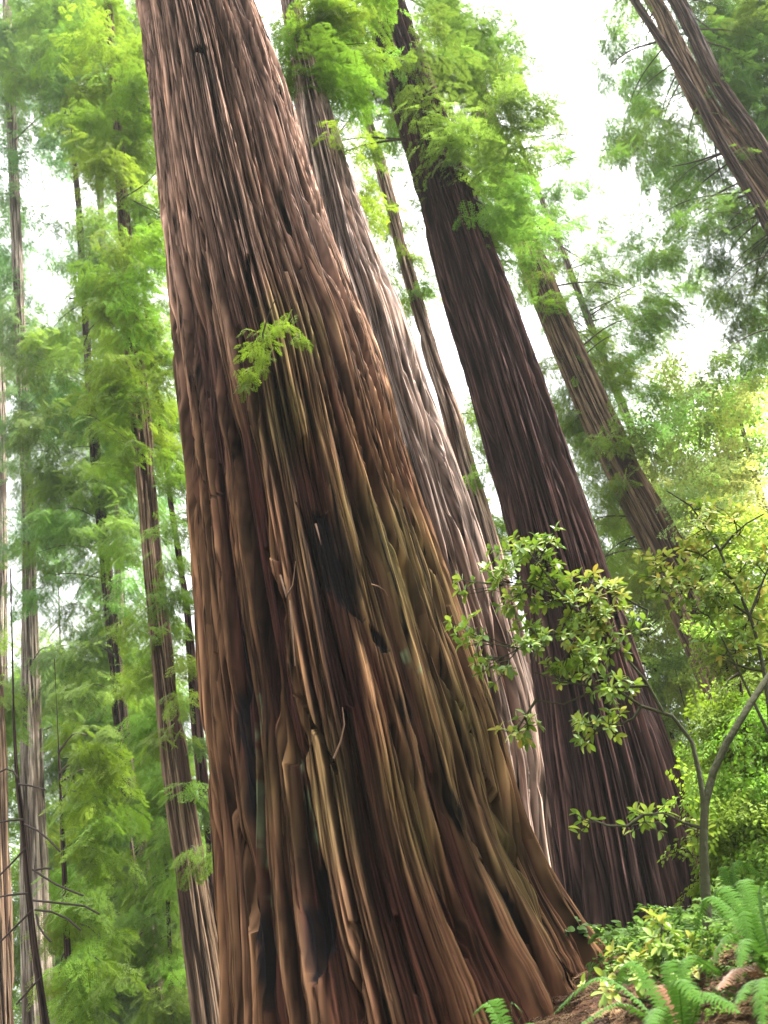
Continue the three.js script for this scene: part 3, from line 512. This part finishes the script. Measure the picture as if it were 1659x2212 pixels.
const leafMats = [broad(0.18, 0.29, 0.028), broad(0.29, 0.38, 0.05), broad(0.11, 0.20, 0.026), broad(0.42, 0.43, 0.09), broad(0.5, 0.4, 0.06)];
function leafyGeo(s, n) {
  reseed(s); const parts = [], m = new THREE.Matrix4();
  for (let i = 0; i < n; i++) {
    const t = rnd(), sg = i % 2 ? 1 : -1, a = rr(0.5, 1.3) * sg, x = V(Math.cos(a), rr(-0.5, 0.35), Math.sin(a)).normalize(), y = V(rr(-0.5, 0.5), 1, rr(-0.5, 0.5)), z = x.clone().cross(y).normalize(); y.copy(z).cross(x);
    const l = rr(0.12, 0.19); m.makeBasis(x.multiplyScalar(l), y.multiplyScalar(l), z.multiplyScalar(l * 1.2)).setPosition(t + rr(-0.03, 0.03), -0.2 * t * t + rr(-0.1, 0.1), sg * rnd() * 0.28 * (1 - t * 0.6));
    parts.push(leafGeos[i % 4].clone().applyMatrix4(m));
  }
  return mergeGeometries(parts);
}
const leafy = [leafyGeo(31, 34), leafyGeo(32, 30), leafyGeo(33, 38)];
let budget = 0, rest = [];
function leaf(parent, p, dir, up, s, mat) {
  if (budget-- <= 0) { const g = leafGeos[(rnd() * 4) | 0].clone(), x = dir.clone().normalize(), z = x.clone().cross(up).normalize(), y = z.clone().cross(x); g.applyMatrix4(new THREE.Matrix4().makeBasis(x.multiplyScalar(s), y.multiplyScalar(s), z.multiplyScalar(s)).setPosition(p)); const k = leafMats.indexOf(mat); (rest[k] ??= []).push(g); return; }
  const m = new THREE.Mesh(leafGeos[(rnd() * 4) | 0], mat); m.name = 'leaf'; m.castShadow = m.receiveShadow = true;
  const x = dir.clone().normalize(), z = x.clone().cross(up).normalize(), y = z.clone().cross(x);
  m.matrix.makeBasis(x.multiplyScalar(s), y.multiplyScalar(s), z.multiplyScalar(s)).setPosition(p); m.matrix.decompose(m.position, m.quaternion, m.scale); parent.add(m);
}
// a whorl of leaves round the tip of a twig
function whorl(parent, tip, dir, n, s, pick) {
  const d = dir.clone().normalize(), a = Math.abs(d.y) < 0.9 ? V(0, 1, 0).cross(d).normalize() : V(1, 0, 0).cross(d).normalize(), b = d.clone().cross(a), ph = rnd() * 6.28;
  for (let i = 0; i < n; i++) {
    const q = ph + i * 2.4, e = rr(0.55, 1.35), o = a.clone().multiplyScalar(Math.cos(q)).addScaledVector(b, Math.sin(q)).multiplyScalar(Math.sin(e)).addScaledVector(d, Math.cos(e)); o.y -= 0.12;
    const up = V(rr(-0.3, 0.3), 1, rr(-0.3, 0.3)).addScaledVector(d, 0.7);
    leaf(parent, tip.clone().addScaledVector(d, -i * s * 0.09 * rnd()), o, up, s * rr(0.7, 1.15), leafMats[pick()]);
  }
}
const mossBark = new THREE.MeshStandardMaterial({ color: new THREE.Color().setRGB(0.028, 0.030, 0.010), roughness: 1, bumpMap: earthBump, bumpScale: 0.008 });
function leafShrub(name, label, D, stems, clusters, o = {}) {
  const b = stems[0][0], base = at(b[0], b[1], D), t = thing(name, label, o.category ?? 'shrub', [base.x, base.y, base.z]);
  Object.defineProperty(t.userData, 'origin', { value: base.clone(), enumerable: false });
  const nodes = []; budget = 290; rest = [];
  stems.forEach((s, i) => {
    const pts = s.map(([x, y, dz]) => at(x, y, D + (dz ?? 0))), cv = new THREE.CatmullRomCurve3(pts);
    for (let k = 0; k <= 12; k++) if (i || k > 5) nodes.push(cv.getPoint(k / 12));
    part(i < (o.trunks ?? 1) ? 'stem' : 'branch', limb(pts, (o.radii ?? [])[i] ?? 0.012, (o.ends ?? [])[i] ?? 0.005, 8, 0.25), mossBark, t);
  });
  for (const [x, y, n, w, dz] of clusters) {
    const tip = at(x, y, D + (dz ?? 0) + rr(-0.25, 0.25)); let near = nodes[0]; for (const q of nodes) if (q.distanceTo(tip) < near.distanceTo(tip)) near = q;
    const mid = near.clone().lerp(tip, 0.5).add(V(0, -0.02, 0));
    const tw = part('twig', limb([near, mid, tip], 0.006, 0.003, 5), mossBark, t);
    const dir = tip.clone().sub(mid).normalize().add(V(0, 0.35, 0));
    const pick = () => { const q = rnd(); return w > 0.5 ? (q < w * 0.5 ? 3 : q < w ? 1 : q < 0.96 ? 0 : 4) : (q < w ? 1 : q < 0.75 ? 0 : q < 0.97 ? 2 : 3); };
    whorl(tw, tip, dir, n ?? 8, o.leaf ?? 0.09, pick);
    for (let k = 0; k < (o.more ?? 2); k++) { const p = tip.clone().add(V(rr(-1, 1), rr(-0.7, 0.5), rr(-1, 1)).multiplyScalar((o.leaf ?? 0.09) * 1.7)); part('twig', limb([mid, mid.clone().lerp(p, 0.6).add(V(0, -0.01, 0)), p], 0.004, 0.002, 4), mossBark, tw.parent); whorl(tw, p, p.clone().sub(mid).normalize().add(V(0, 0.3, 0)), Math.round((n ?? 8) * 0.75), o.leaf ?? 0.09, pick); }
  }
  rest.forEach((gs, k) => { if (gs) part('foliage', mergeGeometries(gs), leafMats[k], t, 'stuff').position.set(0, 0, 0).sub(base); });
  return t;
}
reseed(900);
leafShrub('understory_tree', 'small mossy forked understory tree with broad bright leaves in front of the dark purplish redwood', 6.0,
  [[[1532, 2062], [1526, 1960], [1522, 1860], [1520, 1760], [1532, 1695], [1562, 1620], [1602, 1552], [1640, 1490, 0.1], [1690, 1420, 0.2]], [[1521, 1745], [1512, 1680], [1497, 1610], [1472, 1560], [1432, 1538], [1385, 1525]],
    [[1432, 1538], [1402, 1482], [1372, 1440], [1338, 1402], [1332, 1382], [1370, 1370]], [[1402, 1482], [1305, 1484], [1230, 1475], [1168, 1466], [1155, 1452]], [[1385, 1525], [1310, 1482], [1262, 1503], [1220, 1521], [1182, 1524], [1158, 1512]],
    [[1338, 1402], [1290, 1345], [1235, 1312], [1190, 1280], [1150, 1262]], [[1290, 1345], [1220, 1370], [1160, 1372], [1120, 1400]], [[1235, 1312], [1180, 1240], [1140, 1190]], [[1385, 1372], [1400, 1320], [1345, 1290], [1290, 1262]], [[1520, 1790], [1470, 1775], [1420, 1752], [1390, 1760]], [[1390, 1760], [1340, 1790], [1300, 1778], [1272, 1768]], [[1385, 1525], [1360, 1560], [1310, 1565]], [[1160, 1510], [1140, 1540], [1120, 1572]]],
  [[1136, 1173, 9, .2], [1179, 1169, 8, .2], [1094, 1185, 7, .2], [1160, 1185, 6, .1], [1086, 1228, 9, .1], [1063, 1247, 9, .1], [1121, 1286, 9, .3], [1098, 1293, 7, .2], [1156, 1259, 8, .1], [1195, 1243, 8, .2], [1195, 1301, 8, .1], [1237, 1301, 8, .5], [1264, 1247, 6, .7], [1280, 1278, 9, .7], [1326, 1274, 8, .9], [1315, 1317, 8, .8], [1264, 1324, 8, .5], [1144, 1352, 8, .2], [1133, 1394, 9, .1], [1179, 1379, 8, .3], [1222, 1382, 6, .6], [1284, 1367, 9, .6], [1264, 1406, 9, .1], [1233, 1425, 9, .1], [1280, 1425, 9, .1], [1319, 1394, 8, .2], [1055, 1425, 7, .3], [1075, 1441, 6, .2], [1202, 1452, 6, .1], [1307, 1464, 7, .2], [1326, 1495, 6, .3], [1346, 1495, 5, .2], [1288, 1557, 7, .4], [1264, 1576, 6, .3], [1311, 1561, 6, .5], [1113, 1576, 6, .6], [1144, 1568, 5, .1], [1357, 1355, 6, .2], [1024, 1255, 5, .5], [1272, 1768, 3, .2], [1400, 1755, 7, .4], [1390, 1775, 4, .2], [1500, 1790, 5, .4], [1250, 1345, 8, .3], [1300, 1340, 7, .5], [1010, 1372, 8, .2], [1000, 1350, 6, .2], [1190, 1215, 6, .2]],
  { radii: [0.031, 0.018, 0.014, 0.011, 0.01, 0.01], ends: [0.02, 0.011], category: 'tree', leaf: 0.072, more: 6 });
leafShrub('leafy_shrub', 'leafy shrub with shining yellow green leaves at the right edge, above the forked stem', 6.9,
  [[[1690, 2080], [1680, 1800], [1668, 1600], [1650, 1450], [1620, 1330], [1580, 1250], [1555, 1190]], [[1668, 1600], [1610, 1480], [1560, 1380], [1530, 1330]], [[1620, 1330], [1560, 1290], [1500, 1270], [1430, 1235]], [[1580, 1250], [1520, 1200], [1470, 1185]], [[1555, 1190], [1520, 1130], [1500, 1100], [1440, 1060]], [[1555, 1190], [1600, 1140], [1650, 1110]], [[1650, 1450], [1600, 1440], [1560, 1420]], [[1620, 1330], [1650, 1250], [1670, 1200]]],
  [[1473, 1185, 9, .95], [1508, 1193, 9, .6], [1404, 1204, 8, .9], [1427, 1220, 8, .8], [1462, 1235, 8, .9], [1423, 1251, 8, .7], [1473, 1247, 8, .8], [1497, 1266, 7, .7], [1396, 1247, 7, .4], [1559, 1270, 8, .6], [1590, 1239, 8, .5], [1613, 1212, 8, .6], [1636, 1216, 8, .6], [1617, 1270, 8, .8], [1636, 1297, 8, .8], [1566, 1305, 7, .3], [1597, 1324, 8, .6], [1559, 1417, 6, .6], [1582, 1107, 8, .7], [1512, 1092, 8, .6], [1535, 1107, 7, .7], [1566, 1104, 7, .6], [1501, 1135, 6, .6], [1652, 1177, 8, .8], [1652, 1340, 8, .6], [1532, 1355, 7, .4], [1419, 1278, 6, .2], [1520, 1230, 8, .1], [1540, 1160, 7, .1], [1550, 1320, 8, .1], [1600, 1360, 8, .2], [1640, 1400, 8, .3], [1500, 1310, 7, .1], [1460, 1290, 7, .1], [1590, 1160, 7, .5], [1600, 1400, 7, .1], [1530, 1285, 7, .1]],
  { radii: [0.03, 0.014], ends: [0.01], leaf: 0.08, more: 4 });
leafShrub('leafy_shrub', 'small leafy shrub with pale new leaf whorls among the ferns at bottom right', 5.6,
  [[[1440, 2180], [1436, 2110], [1430, 2050], [1429, 2005]], [[1436, 2120], [1400, 2100], [1360, 2082]], [[1436, 2110], [1480, 2080], [1540, 2070]], [[1440, 2170], [1380, 2160], [1325, 2145]]],
  [[1429, 1989, 9, .9], [1449, 2009, 8, .3], [1410, 2025, 8, .2], [1379, 2064, 8, .8], [1344, 2079, 7, .7], [1369, 2094, 8, .3], [1404, 2094, 8, .2], [1439, 2049, 8, .1], [1484, 2049, 7, .6], [1504, 2059, 7, .3], [1554, 2069, 7, .5], [1529, 2099, 7, .4], [1319, 2139, 8, .7], [1434, 2119, 7, .3], [1494, 2089, 7, .3], [1460, 2030, 7, .1], [1420, 2070, 7, .1], [1455, 2090, 7, .1]],
  { radii: [0.012], leaf: 0.075, more: 2 });
// softer leaf masses behind them, each one plant
reseed(1200);
tree('maple_tree', 'pale yellow leafed maple crown glowing against the sky at right', 26, [[780, 1560, 1572], [1100, 1640, 1660], [1500, 1745, 1775]], 'grey', understory(1400, 1670, 800, 1120, 46, 30, 60), { trunk: { tip: 0.5, nv: 90, nf: 14, nb: 5, deep: 0.01 }, geos: leafy, green: 'yellow', spread: 2.5, size: 0.8, dens: 0.36, limbShare: 0.1 });
tree('broadleaf_bush', 'bright green bush between the red brown trunk and the dark purplish redwood', 30, [[1200, 1350, 1354], [1600, 1450, 1458], [2000, 1540, 1552]], 'dark', understory(1300, 1500, 1080, 1640, 60, 30, 50), { trunk: { tip: 0.5, nv: 90, nf: 14, nb: 5, deep: 0.01 }, geos: leafy, green: 'lime', spread: 1.5, size: 0.6, dens: 0.7 });
tree('broadleaf_bush', 'green bush filling the right edge below the mossy fork', 10, [[1500, 1600, 1604], [1800, 1640, 1646], [2050, 1680, 1688]], 'dark', understory(1540, 1690, 1500, 2060, 38, 34, 50), { trunk: { tip: 0.5, nv: 90, nf: 14, nb: 5, deep: 0.01 }, geos: leafy, green: 'bright', spread: 0.8, size: 0.42, dens: 0.7 });
tree('broadleaf_bush', 'light green bush behind the shining shrub at right', 15, [[1150, 1500, 1504], [1600, 1600, 1608], [2000, 1680, 1690]], 'dark', understory(1530, 1690, 1100, 1560, 26, 36, 50), { trunk: { tip: 0.5, nv: 90, nf: 14, nb: 5, deep: 0.01 }, geos: leafy, green: 'lime', spread: 1.2, size: 0.55, dens: 0.6 });
tree('broadleaf_bush', 'low green bush at the foot of the dark purplish redwood, right side', 17, [[1500, 1470, 1474], [1800, 1540, 1546], [2050, 1590, 1600]], 'dark', understory(1480, 1620, 1600, 2010, 26, 30, 44), { trunk: { tip: 0.5, nv: 90, nf: 14, nb: 5, deep: 0.01 }, geos: leafy, green: 'bright', spread: 1.0, size: 0.5, dens: 0.7 });

// ---------------------------------------------------------------- ferns
const fernMat = new THREE.MeshPhysicalMaterial({ color: new THREE.Color().setRGB(0.05, 0.125, 0.012), roughness: 1, transmission: 0.35, thickness: 0, side: THREE.DoubleSide, specularIntensity: 0.25 });
const fernDead = new THREE.MeshPhysicalMaterial({ color: new THREE.Color().setRGB(0.2, 0.085, 0.035), roughness: 0.95, transmission: 0.3, thickness: 0, side: THREE.DoubleSide });
function frondGeo(pts, wid) {
  const cv = new THREE.CatmullRomCurve3(pts), L = cv.getLength(), pos = [], idx = [], n = Math.round(L / 0.016);
  const rach = limb(pts, 0.004, 0.0015, 5);
  for (let j = 2; j < n; j++) for (const sg of [-1, 1]) {
    const t = j / n, p = cv.getPointAt(t), tg = cv.getTangentAt(t), side = tg.clone().cross(V(0, 1, 0)).normalize().multiplyScalar(sg), len = wid * Math.pow(Math.sin(Math.PI * Math.min(1, 0.12 + 0.88 * (1 - t) * 0.98 + 0.02)), 0.6) * (t > 0.9 ? (1 - t) * 10 * 0.85 + 0.15 : 1) * rr(0.9, 1.08);
    const d = side.clone().multiplyScalar(0.93).addScaledVector(tg, 0.34).add(V(0, rr(-0.22, 0.05), 0)).normalize(), w = tg.clone().multiplyScalar(0.0068), k = pos.length / 3;
    const m1 = p.clone().addScaledVector(d, len * 0.45), e = p.clone().addScaledVector(d, len).add(V(0, -len * 0.22, 0));
    for (const q of [p.clone().sub(w), p.clone().add(w), m1.clone().sub(w.clone().multiplyScalar(0.9)), m1.clone().add(w.clone().multiplyScalar(0.9)), e]) pos.push(q.x, q.y, q.z);
    idx.push(k, k + 1, k + 2, k + 1, k + 3, k + 2, k + 2, k + 3, k + 4);
  }
  const g = new THREE.BufferGeometry(); g.setAttribute('position', new THREE.Float32BufferAttribute(pos, 3)); g.setAttribute('uv', new THREE.Float32BufferAttribute(new Float32Array(pos.length / 3 * 2), 2)); g.setIndex(idx); g.computeVertexNormals();
  return mergeGeometries([g, rach]);
}
function fern(label, D, base, tips, o = {}) {
  const b = at(base[0], base[1], D); b.y = Math.min(b.y, ground(b.x, b.z) + 0.02);
  const t = thing('sword_fern', label, 'fern', [b.x, b.y, b.z]); Object.defineProperty(t.userData, 'origin', { value: b.clone(), enumerable: false });
  tips.forEach(([x, y, dz, hgt, dead]) => { const e = at(x, y, D + (dz ?? 0)), mid = b.clone().lerp(e, 0.5); mid.y = Math.max(b.y, e.y) + (hgt ?? 0.14); const q1 = b.clone().lerp(mid, 0.5); q1.y = lerp(b.y, mid.y, 0.72); const q3 = mid.clone().lerp(e, 0.55); q3.y = lerp(mid.y, e.y, 0.36); part('frond', frondGeo([b, q1, mid, q3, e], (o.wid ?? 0.06) * rr(0.85, 1.15)), dead ? fernDead : fernMat, t); });
  return t;
}
reseed(1500);
fern('sword fern at the bottom edge arching a long frond over the redwood root', 4.6, [1480, 2260], [[1195, 2192, 0.2, 0.10], [1240, 2225, -0.2, 0.05], [1330, 2150, 0.3, 0.12], [1400, 2230, -0.5, 0.06], [1600, 2190, -0.3, 0.1], [1560, 2110, 0.5, 0.12], [1480, 2120, 0.4, 0.10], [1430, 2170, 0.3, 0.08, 1], [1520, 2170, -0.4, 0.1]]);
fern('large sword fern in the bottom right corner with blue green fronds', 5.0, [1690, 2150], [[1500, 2025, 0.3, 0.16], [1540, 2080, -0.1, 0.1], [1590, 2170, -0.5, 0.06], [1560, 1985, 0.6, 0.14], [1640, 1960, 0.7, 0.14], [1620, 2040, -0.2, 0.14], [1550, 2140, -0.3, 0.06, 1], [1720, 2000, 0, 0.2], [1650, 2215, -0.6, 0.1], [1600, 2090, -0.4, 0.1]]);
fern('low fern tip poking up at the bottom edge in front of the redwood base', 5.2, [1120, 2300], [[1020, 2196, 0.1, 0.04], [1060, 2185, 0.2, 0.05], [1130, 2190, 0, 0.06], [1180, 2230, -0.2, 0.05], [1090, 2230, -0.2, 0.03]], { wid: 0.055 });
fern('sword fern growing behind the mossy stem at right', 7.4, [1610, 2040], [[1545, 1960, 0, 0.12], [1590, 1920, 0.2, 0.16], [1650, 1900, 0.3, 0.16], [1670, 1960, -0.3, 0.1], [1560, 2010, -0.3, 0.08], [1620, 1970, -0.4, 0.1]]);

// ---------------------------------------------------------------- ground cover and litter
function strew(name, label, category, n, geo, mat, place, tints, lift, tilt) {
  const im = new THREE.InstancedMesh(geo, mat, n);
  for (let i = 0; i < n; i++) {
    const [x, z, s] = place(), az = rnd() * TAU, X = V(Math.cos(az), rr(...tilt), Math.sin(az)).normalize(), Y = V(rr(-.5, .5), 1, rr(-.5, .5)), Z = X.clone().cross(Y).normalize(); Y.copy(Z).cross(X);
    im.setMatrixAt(i, new THREE.Matrix4().makeBasis(X.multiplyScalar(s), Y.multiplyScalar(s), Z.multiplyScalar(s)).setPosition(x, ground(x, z) + lift * rnd(), z));
    const b = tints[(rnd() * tints.length) | 0], f = rr(0.6, 1.3); im.setColorAt(i, new THREE.Color().setRGB(b[0] * f, b[1] * f, b[2] * f));
  }
  im.name = name; im.userData = { kind: 'stuff', label, category }; im.castShadow = im.receiveShadow = true; scene.add(im);
}
reseed(1800);
strew('ground_cover', 'low leafy plants covering the rising ground at right', 'ground cover', 2300, leafy[0], leafMat, () => { const z = -3.4 - 14 * Math.pow(rnd(), 1.6), x = rr(0.9, 3.4 - z * 0.35); return [x, z, rr(0.2, 0.48) * sm(-2, -9, z) + 0.06]; }, [GREEN.mid, GREEN.deep, GREEN.deep], 0.2, [-0.1, 0.7]);
strew('forest_litter', 'brown fallen needles and twigs lying round the foot of the huge redwood', 'litter', 9000, sprays[1], new THREE.MeshStandardMaterial({ roughness: 1, side: THREE.DoubleSide }), () => { const z = rr(-12, -3.5); return [rr(-4, 4), z, rr(0.08, 0.34)]; }, [[0.11, 0.05, 0.025], [0.16, 0.09, 0.04], [0.07, 0.035, 0.02], [0.2, 0.12, 0.06]], 0.05, [0.05, 0.3]);

// ---------------------------------------------------------------- the far wood that closes every view between the trunks
{
  reseed(2024);
  const inst = [], tint = [], trunks = [];
  for (let i = 0; i < 16000; i++) {
    const a = rnd() * TAU, R = rr(44, 66), front = Math.cos(a) > 0.6, x = Math.sin(a) * R, z = -Math.cos(a) * R;
    const H = 19 + 9 * fbm(x * 0.06, 4, z * 0.06, 2), h = Math.pow(rnd(), 0.8) * H + ground(x, z) - 1, s = rr(1.5, 3.2), az = rnd() * TAU, pt = rr(-0.8, 0.05);
    const X = V(Math.cos(az) * Math.cos(pt), Math.sin(pt), Math.sin(az) * Math.cos(pt)), Y = V(rr(-.5, .5), 1, rr(-.5, .5)), Z = X.clone().cross(Y).normalize(); Y.copy(Z).cross(X);
    inst.push(new THREE.Matrix4().makeBasis(X.multiplyScalar(s), Y.multiplyScalar(s), Z.multiplyScalar(s)).setPosition(x, h, z));
    const b = rnd() < 0.5 ? GREEN.mid : GREEN.bright, f = rr(0.7, 1.3); tint.push(new THREE.Color().setRGB(b[0] * f, b[1] * f, b[2] * f));
  }
  const im = new THREE.InstancedMesh(sprays[0], leafMat, inst.length); inst.forEach((m, i) => { im.setMatrixAt(i, m); im.setColorAt(i, tint[i]); });
  im.name = 'far_wood'; im.userData = { kind: 'stuff', label: 'hazy green mass of far trees closing the view between the trunks', category: 'woods' }; im.castShadow = im.receiveShadow = true; scene.add(im);
}

console.log('sprays', count);
renderer.render(scene, camera);
